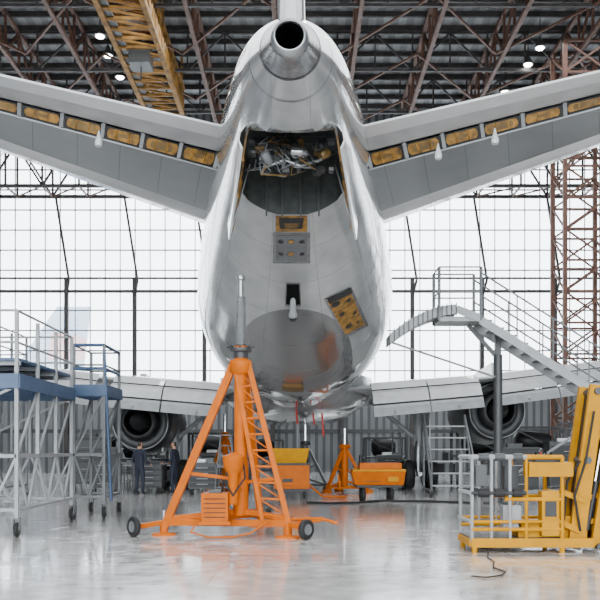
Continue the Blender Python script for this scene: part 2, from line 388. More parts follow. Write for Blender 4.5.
b.lathe(l+V((0,-.05,.12)),l2+V((0,-.35,-.05)),[(0,.02),(.1,.05),(.45,.075),(.6,.075),(.66,.10),(.72,.10),(.76,.04)],'lgrey',16)
b.lathe(l2+V((0,-.25,.02)),l2+V((0,-.36,-.13)),[(0,.08),(.08,.09),(.12,.08)],'dark',16)
b.build('tail_skid',ac)
b=MB()
for d,w in((12.74,.03),(13.35,.015)):
    q=[];K=64
    for i in range(K):
        a=2*math.pi*i/K
        for dd in(d,d+w):
            r,z=sec(dd); r+=.006; q.append((AX+r*math.sin(a),dd,z-r*math.cos(a)))
    b.add(q,[(2*i,2*i+1,(2*i+3)%(2*K),(2*i+2)%(2*K)) for i in range(K)],'mgrey',True)
b.lathe((AX,11.93,6.957),(AX,12.1,6.957),[(0,.195),(0,.225),(.12,.255)],'steel',32,False)
b.build('exhaust_seams',ac)
b=MB()
rows=[]
for z,y0,y1,t in((7.6,13.75,25,.42),(8.6,13.9,24.0,.40),(16,17.0,22,.2)):
    c=y1-y0; pr=[(0,-.30),(0,-.5),(.25,-.62),(.55,-.6),(.85,-.35),(1,0),(.85,.35),(.55,.6),(.25,.62),(0,.5),(0,.30),(.01,.2),(.01,-.2)]
    rows.append([V((AX+q*t,y0+u*c,z)) for u,q in pr])
k=len(rows[0]); vs=[p for r in rows for p in r]
b.add(vs,[(j*k+i,j*k+(i+1)%k,(j+1)*k+(i+1)%k,(j+1)*k+i) for j in range(2) for i in range(k)],'white')
b.add(rows[2],[tuple(range(k))],'white')
for s in(-1,1): b.beam((AX+s*.19,13.7,7.9),(AX+s*.12,15.2,12.5),.03,.05,'dark')
b.build('vertical_fin',ac)
def stab(s,nm):
    root=dict(te=W(222,127,16.8),ct=W(217,151,17.7),sb=W(213,168,17.75),un=W(204,210,20.9),le=W(201,222,21.9))
    tip=dict(te=W(0,76,15.2),ct=W(0,97,16.0),sb=W(0,111,16.05),un=W(0,139,17.7),le=W(0,150,18.2))
    def pt(k,t):
        p=root[k].lerp(tip[k],t); x=p.x-AX
        return V((AX+x*(1 if s<0 else -1),p.y,p.z))
    b=MB(); T=[-.18,0,.25,.5,.75,1,1.35]
    def strip(f,k,smooth=False,nn=2):
        g=[]
        for t in T: g+=f(t)
        m=len(f(0)); b.add(g,[(i*m+j,i*m+j+1,(i+1)*m+j+1,(i+1)*m+j) for i in range(len(T)-1) for j in range(m-1)],k,smooth)
    th=V((0,0,.04)); 
    def top(t):
        te=pt('te',t);le=pt('le',t); up=V((0,0,1)); c=(te-le).length
        return [te+up*.04, te.lerp(le,.35)+up*.30*c/5, te.lerp(le,.7)+up*.34*c/5, te.lerp(le,.93)+up*.2*c/5, le+V((0,.03,.06)), le+V((0,0,-.02)), le.lerp(pt('un',t),.5)+up*-.05, pt('un',t)]
    strip(lambda t:top(t),'white',True)
    strip(lambda t:[pt('te',t)+th,pt('te',t)],'white'); strip(lambda t:[pt('te',t),pt('te',t).lerp(pt('ct',t),.45)],'white'); strip(lambda t:[pt('te',t).lerp(pt('ct',t),.45)+V((0,0,.03)),pt('ct',t)],'wingm')
    strip(lambda t:[pt('te',t).lerp(pt('ct',t),.45),pt('te',t).lerp(pt('ct',t),.45)+V((0,0,.03))],'dark')
    strip(lambda t:[pt('ct',t)+V((0,.12,0)),pt('sb',t)+V((0,.12,0))],'dark')
    strip(lambda t:[pt('sb',t)+V((0,.12,0)),pt('sb',t),pt('sb',t)+V((0,0,-.03))],'lgrey')
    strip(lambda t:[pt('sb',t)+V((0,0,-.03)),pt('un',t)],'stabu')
    n=5.4
    for i in range(-1,8):
        t0=(i+.04)/n; t1=(i+.86)/n
        a0=pt('ct',t0)+V((0,.06,-.05));a1=pt('ct',t1)+V((0,.06,-.05));c0=pt('sb',t0)+V((0,.06,.06));c1=pt('sb',t1)+V((0,.06,.06))
        cc=[a0,a1,c1,c0]; mid=sum(cc,V())/4
        oc=[]
        for q in range(4):
            p=cc[q]; pn=cc[(q+1)%4]; pp=cc[(q-1)%4]; oc+= [p+(pp-p)*(.06 if q%2 else .3), p+(pn-p)*(.3 if q%2 else .06)]
        b.add(oc,[tuple(range(8))],'primer')
        m0=[mid+(p-mid)*(.7 if i%2 else .35)+V((0,-.012,0)) for p in oc]; b.add(m0,[tuple(range(8))],'brass')
        for tt in(.3,.62): 
            q0=pt('ct',(i+tt)/n)+V((0,.04,-.05)); q1=pt('sb',(i+tt)/n)+V((0,.04,.05)); b.beam(q0,q1,.02,.03,'primer')
        r=pt('ct',(i+.95)/n); q=pt('sb',(i+.95)/n); b.beam(r+V((0,.02,-.01)),q+V((0,.02,.01)),.07,.1,'grey')
    for i in range(0,6):
        t=(i+.3)/5; b.beam(pt('sb',t)+V((0,0,-.032)),pt('un',t)+V((0,0,-.002)),.012,.006,'mgrey')
    for t in((.56,) if s<0 else (.33,.6)):
        p=pt('sb',t); b.lathe(p+V((0,-.02,.12)),p+V((0,-.05,-.18)),[(0,.015),(.08,.03),(.24,.075),(.30,.06)],'white',12)
    b.add(top(1.35)+[pt('sb',1.35),pt('ct',1.35)],[tuple(range(10))],'white')
    b.build('stabiliser_'+nm,ac)
stab(-1,'left'); stab(1,'right')
def wing(s,nm):
    b=MB(); X=lambda x:AX+s*x
    st=[(1.5,29.6,39.5,3.45,.85),(2.6,29.9,39.0,3.55,.8),(7,31.6,40.6,4.0,.6),(12,34,43,4.75,.4),(19,38,46,5.8,.25)]
    rows=[]
    for x,te,le,z,t in st:
        c=le-te; pr=[(0,.02),(.15,.25),(.45,.55),(.75,.6),(.93,.4),(1,.05),(.93,-.25),(.7,-.42),(.3,-.3),(0,-.06)]
        rows.append([V((X(x),te+u*c,z+q*t)) for u,q in pr])
    k=10; vs=[p for r in rows for p in r]
    b.add(vs,[(j*k+i,j*k+(i+1)%k,(j+1)*k+(i+1)%k,(j+1)*k+i) for j in range(4) for i in range(k)],'wingm',True)
    b.add(rows[-1],[tuple(range(k))],'wingm')
    def z_at(x): 
        for a,c in zip(st,st[1:]):
            if x<=c[0]: t=(x-a[0])/(c[0]-a[0]); return a[1]+(c[1]-a[1])*t, a[3]+(c[3]-a[3])*t
    def flap(x0,x1,y0,z0,y1,z1,t,k):
        g=[]
        for x in(x0,x1):
            te,z=z_at(x); p0=V((X(x),te+y0,z+z0)); p1=V((X(x),te+y1,z+z1)); nrm=V((0,-(p1.z-p0.z),(p1.y-p0.y))).normalized()
            nrm=nrm if nrm.z>0 else -nrm
            g+=[p0,p0.lerp(p1,.15)+nrm*t*.8,p0.lerp(p1,.4)+nrm*t,p1,p0.lerp(p1,.4)-nrm*t*.3]
        b.add(g,[(i,(i+1)%5,5+(i+1)%5,5+i) for i in range(5)]+[(0,1,2,3,4),(5,6,7,8,9)],k,False)
    for x0,x1 in((2.5,4.4),(4.45,6.3),(6.9,9.2),(9.25,12)):
        flap(x0,x1,.55,.12,-.35,-.12,.12,'white'); flap(x0,x1,-.25,-.18,-1.0,-.62,.12,'wingm'); flap(x0,x1,-.95,-.66,-1.35,-1.05,.06,'lgrey')
        te,z=z_at(x0); 
        for yy,zz in((-.36,-.13),(-1.0,-.64)):
            te2,z2=z_at(x1); b.beam((X(x0),te+yy,z+zz-.02),(X(x1),te2+yy,z2+zz-.02),.03,.05,'dark')
    for x in(3.2,5.4,8.0,10.6):
        te,z=z_at(x)
        b.lathe((X(x),te+3,z-.35),(X(x),te-1.5,z-.95),[(0,.03),(.8,.14),(2.4,.2),(3.6,.15),(4.5,.02)],'wingm',12)
    for i in range(4):
        x=3+i*2.3; te,z=z_at(x); b.tube((X(x),te+.6,z-.1),(X(x),te-.6,z-.7),.03,'dark')
    b.build('wing_'+nm,ac)
wing(-1,'left'); wing(1,'right')
def engine(x,nm,z=2.75):
    b=MB(); o=(x,31.5,z); e=(x,37.5,z+.1)
    b.lathe(o,e,[(1.2,.60),(1.0,.62),(.9,.98),(1.5,1.12),(3,1.25),(4.6,1.2),(5,1.08),(4.9,.95),(4,.95),(1.6,.9),(1.3,.8),(1.2,.6)],'mgrey',32,False)
    b.lathe(o,e,[(0.9,.45),(.5,.48),(.3,.52),(1.0,.72),(2.2,.9)],'dark',28,False)
    b.lathe(o,e,[(.88,.98),(.86,1.0),(.95,1.02)],'steel',32,False)
    b.lathe(o,e,[(-.35,.02),(.0,.16),(.5,.32),(1.2,.42)],'mgrey',20,False)
    for i in range(20):
        a=2*math.pi*i/20; b.beam((x+.45*math.cos(a),32.8,z+.45*math.sin(a)),(x+.92*math.cos(a+.15),32.9,z+.92*math.sin(a+.15)),.03,.12,'mgrey')
    b.lathe(o,e,[(2.0,1.0),(2.01,.02)],'black',20,False)
    b.lathe(o,e,[(4.3,1.0),(4.31,.02)],'black',20,False)
    g=[(x-.15,32.3,z+.9),(x+.15,32.3,z+.9),(x+.15,37,z+1.1),(x-.15,37,z+1.1),(x-.1,33,z+1.8),(x+.1,33,z+1.8),(x+.1,39,z+1.5),(x-.1,39,z+1.5)]
    b.add(g,[(0,1,5,4),(1,2,6,5),(2,3,7,6),(3,0,4,7),(4,5,6,7)],'wingm')
    b.build('engine_'+nm,ac)
engine(-5.75,'left',2.45); engine(7.1,'right',2.85)
b=MB()
g=[];K=24
for t,wx,zt in((29,.6,2.95),(30,2.0,2.65),(32,2.7,2.45),(38,2.7,2.45),(41,1.8,2.7)):
    for i in range(K+1):
        a=math.pi*i/K; g.append((AX-wx*math.cos(a),t,4.0-(4.0-zt)*math.sin(a)**.6))
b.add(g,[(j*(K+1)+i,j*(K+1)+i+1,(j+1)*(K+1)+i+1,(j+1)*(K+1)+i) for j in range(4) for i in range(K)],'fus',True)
b.build('belly_fairing',ac)
for s,nm in((-1,'left'),(1,'right')):
    b=MB(); x=AX+s*4.6; y=34
    b.tube((x,y,.6),(x,y,3.7),.13,'steel',n=14); b.tube((x,y,1.6),(x,y,3.7),.19,'lgrey',n=14)
    b.tube((x,y,1.8),(x-s*1.8,y,3.3),.08,'lgrey'); b.tube((x,y,1.7),(x,y+1.6,3.3),.08,'lgrey')
    b.tube((x-.6,y,.55),(x+.6,y,.55),.09,'steel')
    for q in(-1,1):
        b.wheel((x+q*.42,y-.6,.55),(1,0,0),.55,.36); b.wheel((x+q*.42,y+.6,.55),(1,0,0),.55,.36)
    b.beam((x,y-.6,.55),(x,y+.6,.55),.14,.14,'steel')
    b.pipe([(x-.1,y-.2,.7),(x-.2,y-.35,1.2),(x-.1,y-.25,1.8)],.02,'rubber')
    b.box((x+s*.35,y,2.2),(.05,1.3,1.6),'wingm')
    b.build('main_gear_'+nm,ac)
b=MB(); b.tube((AX,49,.4),(AX,49,3.2),.1,'steel'); 
for q in(-1,1): b.wheel((AX+q*.25,49,.42),(1,0,0),.42,.25)
b.tube((AX-.3,49,.42),(AX+.3,49,.42),.05,'steel'); b.build('nose_gear',ac)
b=MB()
for px,d,z0,z1 in((322,30,2.7,1.9),(313,30.5,2.7,2.3),(296,29.5,2.9,2.3)):
    x=(px-300)*d/F; b.beam((x,d,z0),(x+.05,d,z1),.06,.01,'red')
b.build('warning_streamers',ac)
# ------------------------------------------------------------ jacks
def main_jack():
    b=MB(); d=15.0
    ap=V((-1.0,15.2,2.95)); 
    b.lathe((-1,15.2,.35),(-1,15.2,3.2),[(0,.12),(.1,.13),(.9,.13),(.95,.11),(2.75,.11),(2.85,.11)],'orange',20)
    b.lathe((-1,15.2,2.72),(-1,15.2,3.25),[(0,.13),(.05,.19),(.22,.19),(.26,.13)],'orange',20)
    b.lathe((-1,15.2,3.0),(-1,15.2,3.4),[(0,.12),(.1,.12),(.11,.19),(.17,.19),(.18,.1),(.22,.1)],'mgrey',20)
    for i in range(8):
        a=math.pi*2*i/8; b.beam((-1+.1*math.cos(a),15.2+.1*math.sin(a),3.16),(-1+.24*math.cos(a),15.2+.24*math.sin(a),3.19),.02,.02,'rubber')
    pr=[(0,.085)]; 
    for i in range(22): pr+=[(.02+i*.04,.085),(.03+i*.04,.072),(.04+i*.04,.085)]
    b.lathe((-1,15.2,3.15),(-1,15.2,4.1),pr,'grey',16)
    b.tube((-1,15.2,4.0),(-1,15.2,4.36),.05,'steel',n=14); b.lathe((-1,15.2,4.3),(-1,15.2,4.42),[(0,.03),(.02,.075),(.09,.075),(.1,.03)],'steel',14)
    fL=V((-2.32,15.35,.12)); fR=V((-.2,14.85,.12)); fB=V((-.75,17.2,.12))
    b.beam(ap+V((-.1,0,0)),fL,.11,.13,'orange')
    r1a=ap+V((-.10,-.05,-.05)); r1b=V((-.62,14.95,.25)); r2a=ap+V((.12,-.05,0)); r2b=fR+V((.02,0,.1))
    b.beam(r1a,r1b,.07,.09,'orange'); b.beam(r2a,r2b,.09,.11,'orange')
    n=10
    for i in range(n):
        p=r1a.lerp(r1b,(i+.5)/n); q=r2a.lerp(r2b,(i+.5)/n); b.beam(p,q,.035,.035,'orange')
        q2=r2a.lerp(r2b,min(1,(i+1.5)/n)); b.beam(p,q2,.022,.022,'orange')
    b.beam(ap+V((.05,.1,0)),fB,.12,.14,'orange')
    c=V((-1,15.2,.42))
    b.beam(fL+V((0,0,.1)),fR+V((0,0,.12)),.09,.11,'orange'); b.beam(fR+V((0,0,.1)),fB+V((0,0,.1)),.08,.09,'orange'); b.beam(fL+V((0,0,.1)),fB+V((0,0,.1)),.08,.09,'orange')
    b.beam(c,fL+V((0,0,.15)),.07,.09,'orange'); b.beam(c,fR+V((0,0,.2)),.07,.09,'orange'); b.beam(c,fB+V((0,0,.15)),.07,.09,'orange')
    b.beam(fL.lerp(ap,.33),(-1,15.2,.95),.05,.06,'orange'); b.beam(fR.lerp(ap,.3),(-1,15.2,.9),.05,.06,'orange')
    for f in(fL,fR,fB): b.lathe(V((f.x,f.y,0)),V((f.x,f.y,.3)),[(0,.21),(.03,.21),(.05,.07),(.22,.07)],'orange',20); b.tube((f.x,f.y,.1),(f.x,f.y,.42),.035,'steel')
    b.beam(fL+V((0,0,.1)),(-2.68,15.1,.17),.08,.08,'orange'); b.wheel((-2.78,15.05,.17),(1,.9,0),.17,.09,'grey')
    b.beam(fR+V((0,0,.1)),(.02,14.6,.2),.08,.08,'orange'); b.wheel((.1,14.55,.165),(1,-.9,0),.165,.09,'grey')
    b.wheel((-.6,17.35,.165),(1,0,0),.165,.1,'grey'); 
    b.pipe([(-.15,14.9,.3),(.35,14.7,.33),(.6,14.6,.26)],.028,'orange'); b.tube((.58,14.45,.27),(.62,14.8,.27),.022,'orange'); b.pipe([(-.2,14.9,.22),(.35,14.7,.3)],.025,'orange')
    b.bx(-1.62,-1.18,14.75,15.1,.28,.74,'orange'); b.bx(-1.66,-1.14,14.72,15.13,.22,.28,'orange'); b.beam((-1.4,15,.22),(-1.4,15.3,.22),.4,.05,'orange')
    for i in range(5): b.bx(-1.58,-1.22,14.735,14.75,.34+i*.075,.355+i*.075,'dark')
    b.bx(-1.5,-1.3,14.8,15.0,.74,.79,'mgrey')
    b.lathe((-1.1,14.85,.55),(-1.1,14.85,1.6),[(0,.07),(.05,.085),(.5,.085),(.62,.16),(.78,.18),(.80,.18),(.81,.13),(.86,.02)],'orange',20)
    b.beam((-1.1,14.9,.8),(-1,15.15,.8),.1,.08,'orange')
    b.pipe([(-1.3,14.9,.75),(-1.25,14.8,.95),(-1.1,14.76,.7),(-.9,14.8,1.0),(-.95,15.0,1.3)],.015,'rubber')
    b.pipe([(-1.6,14.9,.4),(-1.8,14.8,.1),(-1.5,14.65,.03),(-1.1,14.7,.03),(-.8,14.6,.1),(-.5,14.8,.3)],.014,'orange')
    b.build('aircraft_tail_jack',bevel=.006)
main_jack()
def small_jack(x,y,h,k='orange'):
    b=MB(); b.tube((x,y,.2),(x,y,h*.75),.12,k,n=14); b.tube((x,y,h*.7),(x,y,h),.07,'chrome',n=12); b.lathe((x,y,h*.68),(x,y,h*.76),[(0,.13),(.01,.2),(.14,.2),(.15,.1)],k,14)
    for i in range(3):
        a=math.radians(90+120*i+12); f=V((x+.85*math.cos(a),y+.85*math.sin(a),.1))
        b.beam((x,y,h*.72),f,.1,.1,k); b.beam((x,y,.4),f+V((0,0,.05)),.07,.07,k); b.tube((f.x,f.y,0),(f.x,f.y,.1),.16,k,n=14)
        f2=V((x+.85*math.cos(a+2.094),y+.85*math.sin(a+2.094),.15)); b.beam(f+V((0,0,.05)),f2,.06,.06,k)
        b.beam(V((x,y,h*.72)).lerp(f,.5),(x,y,h*.3),.05,.05,k)
    b.build('aircraft_jack')
small_jack(1.55,31.2,2.2); small_jack(.2,33.5,2.4,'mgrey'); small_jack(-3.0,36,2.9,'orange')
# ------------------------------------------------------------ carts
b=MB(); x0,x1,y0,y1=1.45,3.0,25.5,26.5
g=[(x0+.12,y0+.1,.45),(x1-.05,y0+.1,.45),(x1-.05,y1-.1,.45),(x0+.12,y1-.1,.45),(x0,y0,.85),(x1,y0,.85),(x1,y1,.85),(x0,y1,.85)]
b.add(g,[(0,3,2,1),(0,1,5,4),(1,2,6,5),(2,3,7,6),(3,0,4,7),(4,5,6,7)],'orange')
b.bx(x0+.05,x1,y0-.03,y1+.03,.84,.9,'yellow'); b.bx(x0+.25,x1-.1,y0+.1,y1-.1,.9,1.08,'orange'); b.bx(x0+.15,x1-.1,y0,y1,.38,.45,'dark')
b.bx(x0+.4,x1-.7,y0+.07,y0+.09,.55,.75,'dark'); b.bx(x1-.5,x1-.2,y0+.04,y0+.06,.55,.78,'yellow')
for x in(x0+.35,x1-.4):
    for y in(y0+.05,y1-.05): b.wheel((x,y,.19),(1,0,0),.19,.12); b.beam((x,y,.19),(x,y,.4),.05,.05,'dark')
b.pipe([(x0+.1,26,.4),(x0-.3,25.8,.35),(x0-.35,25.8,.75)],.03,'orange'); b.tube((x0+.3,26,1.05),(x0+.3,26,1.3),.05,'dark')
b.build('ground_power_cart',bevel=.01)
b=MB(); x0,x1,y0,y1=-.82,.28,26.6,27.6
b.bx(x0+.05,x1,y0,y1,.3,1.0,'orange'); b.bx(x0,x1+.03,y0-.03,y1+.03,1.0,1.06,'dark')
g=[(x0+.1,y0+.1,1.06),(x1-.1,y0+.1,1.06),(x1-.1,y1-.1,1.06),(x0+.1,y1-.1,1.06),(x0,y0,1.5),(x1,y0,1.5),(x1,y1,1.5),(x0,y1,1.5)]
b.add(g,[(0,1,5,4),(1,2,6,5),(2,3,7,6),(3,0,4,7),(4,5,6,7)],'yellow')
b.bx(x0+.2,x1-.15,y0-.02,y0,.4,.9,'orange'); b.bx(x0+.1,x1-.05,y0+.05,y1-.05,.2,.3,'dark'); b.bx(x0+.3,x1-.5,y0-.03,y0-.02,.5,.6,'dark')
for x in(x0+.2,x1-.15):
    for y in(y0+.15,y1-.15): b.wheel((x,y,.14),(1,0,0),.14,.08)
b.pipe([(x1,27,.4),(x1+.4,26.8,.06),(x1+1.1,26.9,.05)],.03,'orange')
b.build('hydraulic_service_cart',bevel=.01)
b=MB(); b.pipe([(.2,24.5,.03),(.8,24,.03),(1.6,24.4,.03),(2.2,25.2,.03),(3.4,25,.03),(4.6,24.3,.03)],.03,'rubber'); b.build('floor_hose')
def trolley(x,y,w,dp,h,k,k2='dark'):
    b=MB(); b.bx(x,x+w,y,y+dp,.2,h,k)
    nd=4
    for i in range(nd):
        z0=.25+i*(h-.3)/nd; b.bx(x+.04,x+w-.04,y-.02,y,z0,z0+(h-.3)/nd-.04,k2); b.tube((x+w*.3,y-.05,z0+.1),(x+w*.7,y-.05,z0+.1),.012,'steel')
    b.bx(x-.02,x+w+.02,y-.02,y+dp+.02,h,h+.04,'mgrey')
    for q in(x+.08,x+w-.08):
        for r in(y+.08,y+dp-.08): b.caster(q,r,.08,h=.2)
    b.pipe([(x+w,y+.1,h-.1),(x+w+.12,y+.1,h),(x+w+.12,y+dp-.1,h),(x+w,y+dp-.1,h-.1)],.015,'steel')
    b.box((x+w*.4,y+dp*.5,h+.1),(w*.4,dp*.4,.12),'mgrey' if k=='dark' else 'steel')
    b.build('tool_trolley',bevel=.006)
trolley(-5.6,30,1.0,.6,1.05,'dark','mgrey'); trolley(-3.6,29,.9,.6,1.0,'mgrey','dark'); trolley(-2.6,33,.8,.5,.9,'dark','mgrey'); trolley(-4.2,38,1.2,.6,1.3,'grey','mgrey'); trolley(3.2,37,1,.6,1.2,'mgrey'); trolley(9.5,40,1,.6,1.2,'grey','mgrey')
trolley(-6.9,29.5,.9,.6,1.5,'dark','dark'); trolley(6.5,29,1.2,.7,1.5,'dark','dark'); trolley(8.6,31,1.6,.8,1.7,'mgrey','dark'); trolley(-8.5,33,1.6,.8,1.9,'dark','mgrey')
def bench(x,y,w):
    b=MB(); b.bx(x,x+w,y,y+.7,.85,.9,'lgrey')
    for q in(x+.05,x+w-.05):
        for r in(y+.05,y+.65): b.bx(q-.025,q+.025,r-.025,r+.025,0,.85,'mgrey')
    b.bx(x,x+w,y+.1,y+.6,.3,.33,'mgrey')
    for i in range(6):
        bw=random.uniform(.15,.4); bh=random.uniform(.15,.5); xx=x+.1+i*(w-.4)/6; zz=random.choice([.33,.9]); b.bx(xx,xx+bw,y+.2,y+.5,zz,zz+bh,random.choice(['dark','grey','dark','mgrey','mgrey']))
    b.build('work_bench')
bench(-6.6,33.5,2.2); bench(-3.6,31,1.8); bench(-8,40,2.5); bench(10,34,2.4); bench(5.6,42,2.4); bench(12,42,3)
def stand(x,y,w,h):
    b=MB()
    for a in(x,x+w):
        for c in(y,y+1.4): b.bx(a-.05,a+.05,c-.05,c+.05,.2,h,'mgrey'); b.caster(a,c,.1,h=.24,k='mgrey')
    for z in(.5,h*.55,h):
        for c in(y,y+1.4): b.beam((x,c,z),(x+w,c,z),.07,.07,'mgrey')
        for a in(x,x+w): b.beam((a,y,z),(a,y+1.4,z),.07,.07,'mgrey')
    b.bx(x,x+w,y,y+1.4,h*.55,h*.55+.05,'dark'); b.beam((x,y,.5),(x+w,y,h*.55),.05,.05,'mgrey'); b.beam((x+w,y,h*.55),(x,y,h),.05,.05,'mgrey')
    b.lathe((x+.3,y+.7,h*.55+.5),(x+w-.3,y+.7,h*.55+.5),[(0,.2),(.1,.42),(w*.3,.45),(w*.5,.38),(w-.7,.3)],'dark',18)
    b.build('component_stand')
stand(-7.6,36.5,2.2,1.9); stand(-5.0,40.5,2.0,2.2); stand(6.2,35.5,2.0,2.2); stand(8.8,37.5,2.2,2.4); stand(3.0,41.0,1.8,2.0); stand(11.5,38.5,2.4,2.6); stand(-2.6,41.5,1.8,1.9)
def ladder(x,y,h,k='lgrey'):
    b=MB(); n=int(h/.3)
    for s in(-1,1):
        b.beam((x-.3,y+s*.7,0),(x-.16,y,h),.03,.07,k); b.beam((x+.3,y+s*.7,0),(x+.16,y,h),.03,.07,k)
    for i in range(1,n): 
        t=i/n; w=.3-.14*t; b.bx(x-w,x+w,y-.7*(1-t)-.05,y-.7*(1-t)+.05,h*t-.015,h*t+.015,k)
    b.bx(x-.2,x+.2,y-.12,y+.12,h,h+.03,k); b.build('step_ladder')
ladder(-2.3,28.0,1.9,'grey'); ladder(-6.2,35,2.3); ladder(10.8,36,2.3,'grey'); ladder(4.2,39,2.2,'grey')
# ------------------------------------------------------------ technicians
def person(x,y,rot,armf=.3):
    P=[];R=[];E=[]
    def a(p,r,par=None):
        P.append(p); R.append(r)
        if par is not None: E.append((par,len(P)-1))
        return len(P)-1
    pel=a((0,0,.95),(.16,.11)); wa=a((0,0,1.12),(.14,.10),pel); ch=a((0,0,1.32),(.17,.12),wa); ne=a((0,0,1.47),(.065,.065),ch)
    hd=a((0,-.01,1.56),(.075,.085),ne); h2=a((0,-.02,1.65),(.085,.10),hd); h3=a((0,-.01,1.72),(.065,.075),h2)
    for s in(-1,1):
        hp=a((s*.10,0,.86),(.095,.10),pel); kn=a((s*.12,-.03,.50),(.065,.07),hp); an=a((s*.13,.02,.10),(.045,.05),kn); to=a((s*.14,-.15,.045),(.045,.035),an)
        sh=a((s*.20,0,1.38),(.065,.07),ch); el=a((s*.27,.03,1.10),(.045,.05),sh)
        wr=a((s*.24,-armf*.8,.95+armf*.25),(.03,.03),el); d=V(P[wr])-V(P[el]); d.normalize()
        pm=a(tuple(V(P[wr])+d*.06),(.035,.02),wr); sd=V((1,0,0))
        for i in range(4):
            o=sd*(.024*(i-1.5)); L=(.07,.08,.075,.06)[i]
            f1=a(tuple(V(P[pm])+d*.05+o),(.009,.009),pm); a(tuple(V(P[f1])+d*L*.5+V((0,0,-.01))),(.008,.008),f1)
        t1=a(tuple(V(P[wr])+d*.04-sd*s*.045),(.010,.010),wr); a(tuple(V(P[t1])+d*.04-sd*s*.01),(.009,.009),t1)
    me=bpy.data.meshes.new('body'); me.from_pydata(P,E,[]); ob=bpy.data.objects.new('technician',me); bpy.context.scene.collection.objects.link(ob)
    md=ob.modifiers.new('skin','SKIN'); sv=me.skin_vertices[0].data
    for i,r in enumerate(R): sv[i].radius=r; sv[i].use_root=(i==0)
    ob.modifiers.new('sub','SUBSURF').levels=2
    dg=bpy.context.evaluated_depsgraph_get(); dg.update(); nm=bpy.data.meshes.new_from_object(ob.evaluated_get(dg)); ob.modifiers.clear(); ob.data=nm; nm.materials.clear()
    for k in('cloth','skin','hair','rubber'): nm.materials.append(M[k])
    for p in nm.polygons:
        c=p.center; p.use_smooth=True; k=0
        if c.z>1.49: k=2 if (c.z>1.69 or (c.y>.01 and c.z>1.56)) else 1
        elif c.z<.09: k=3
        elif c.y<-armf*.8-.01 and abs(c.x)>.12 and c.z>.8: k=1
        p.material_index=k
    b=MB(); b.lathe((0,-.10,1.645),(0,-.135,1.62),[(0,.012),(.03,.016),(.035,.005)],'skin',8)
    for s in(-1,1): b.ball((s*.033,-.108,1.665),.010,'rubber',8); b.ball((s*.088,0,1.64),.018,'skin',8)
    b.bx(-.025,.025,-.118,-.108,1.585,1.592,'red'); f=b.build('face',ob)
    ob.location=(x,y,0); ob.rotation_euler=(0,0,rot)
person(-4.15,29.7,math.radians(-110),.32); person(-5.15,28.9,math.radians(150),.25)
# ------------------------------------------------------------ work platforms (left)
def platform(x0,x1,y0,y1,zd,zt,kd='blue',zl=1.35,bays=3,rail='grey',steps=3):
    b=MB(); t=.06
    for x in(x0,x1):
        for i in range(bays+1):
            y=y0+(y1-y0)*i/bays; 
            b.bx(x-t/2,x+t/2,y-t/2,y+t/2,(.3 if i in(0,bays) else zl),zt if i in (0,bays) else zt-.05,rail)
        b.beam((x,y0,zl),(x,y1,zl),t,t,rail); b.beam((x,y0,zl-.9),(x,y1,zl-.9),t*.8,t*.8,rail)
        for i in range(bays):
            a=y0+(y1-y0)*i/bays;c=y0+(y1-y0)*(i+1)/bays
            b.beam((x,a,zl),(x,(a+c)/2,zl-.9),.04,.04,rail); b.beam((x,(a+c)/2,zl-.9),(x,c,zl),.04,.04,rail)
            b.beam((x,a,zl),(x,c,zd-.1),.04,.04,rail)
        for z in(zt,(zt+zd)/2+.05): b.tube((x,y0,z),(x,y1,z),.022,rail)
    for y in(y0,y1):
        b.beam((x0,y,zl),(x1,y,zl),t,t,rail); b.beam((x0,y,zl-.9),(x1,y,zl-.9),t*.8,t*.8,rail)
        n=steps
        for i in range(n):
            a=x0+(x1-x0)*i/n;c=x0+(x1-x0)*(i+1)/n; b.beam((a,y,zl),((a+c)/2,y,zl-.9),.04,.04,rail); b.beam(((a+c)/2,y,zl-.9),(c,y,zl),.04,.04,rail)
            b.beam((a,y,zl),(a,y,zd),.05,.05,rail)
        b.beam((x0,y,zl),(x1,y,zd-.1),.04,.04,rail)
        for z in(zt,(zt+zd)/2+.05): b.tube((x0,y,z),(x1,y,z),.022,rail)
    b.bx(x0-.05,x1+.05,y0-.05,y1+.05,zd-.03,zd,kd)
    for i in range(int((y1-y0)/.45)+1): b.bx(x0,x1,y0+i*.45-.02,y0+i*.45+.02,zd-.16,zd-.03,kd)
    for x in(x0-.05,x1+.05): b.bx(x-.02,x+.02,y0-.05,y1+.05,zd-.14,zd+.1,kd)
    for y in(y0-.05,y1+.05): b.bx(x0-.05,x1+.05,y-.02,y+.02,zd-.14,zd+.1,kd)
    for x in(x0,x1):
        for y in(y0,y1): b.caster(x,y,.12,h=.32)
    return b
b=platform(-7.3,-4.72,15.0,18.6,2.62,3.78,rail='lgrey')
b.bx(-6.2,-4.72,15.1,18.5,2.95,3.0,'blue')
for y in(15.2,16.3,17.4,18.4): b.bx(-6.2,-4.72,y-.03,y+.03,2.88,2.95,'lgrey')
for i in range(4): b.beam((-6.9+i*.6,15.3,1.36),(-6.9+i*.6,18.4,1.36),.05,.05,'lgrey')
b.build('work_platform')
b=platform(-4.85,-4.2,19.3,20.9,2.75,3.7,bays=1,kd='blue',rail='grey',steps=1)
for z in(3.7,3.2): b.tube((-4.85,19.3,z),(-4.2,19.3,z),.035,'blue'); b.tube((-4.2,19.3,z),(-4.2,20.9,z),.035,'blue')
b.tube((-4.2,19.3,3.6),(-4.05,19.3,.35),.035,'blue')
b.build('work_platform')
b=platform(-12,-7.9,22,26,3.6,4.7,rail='grey'); b.build('work_platform')
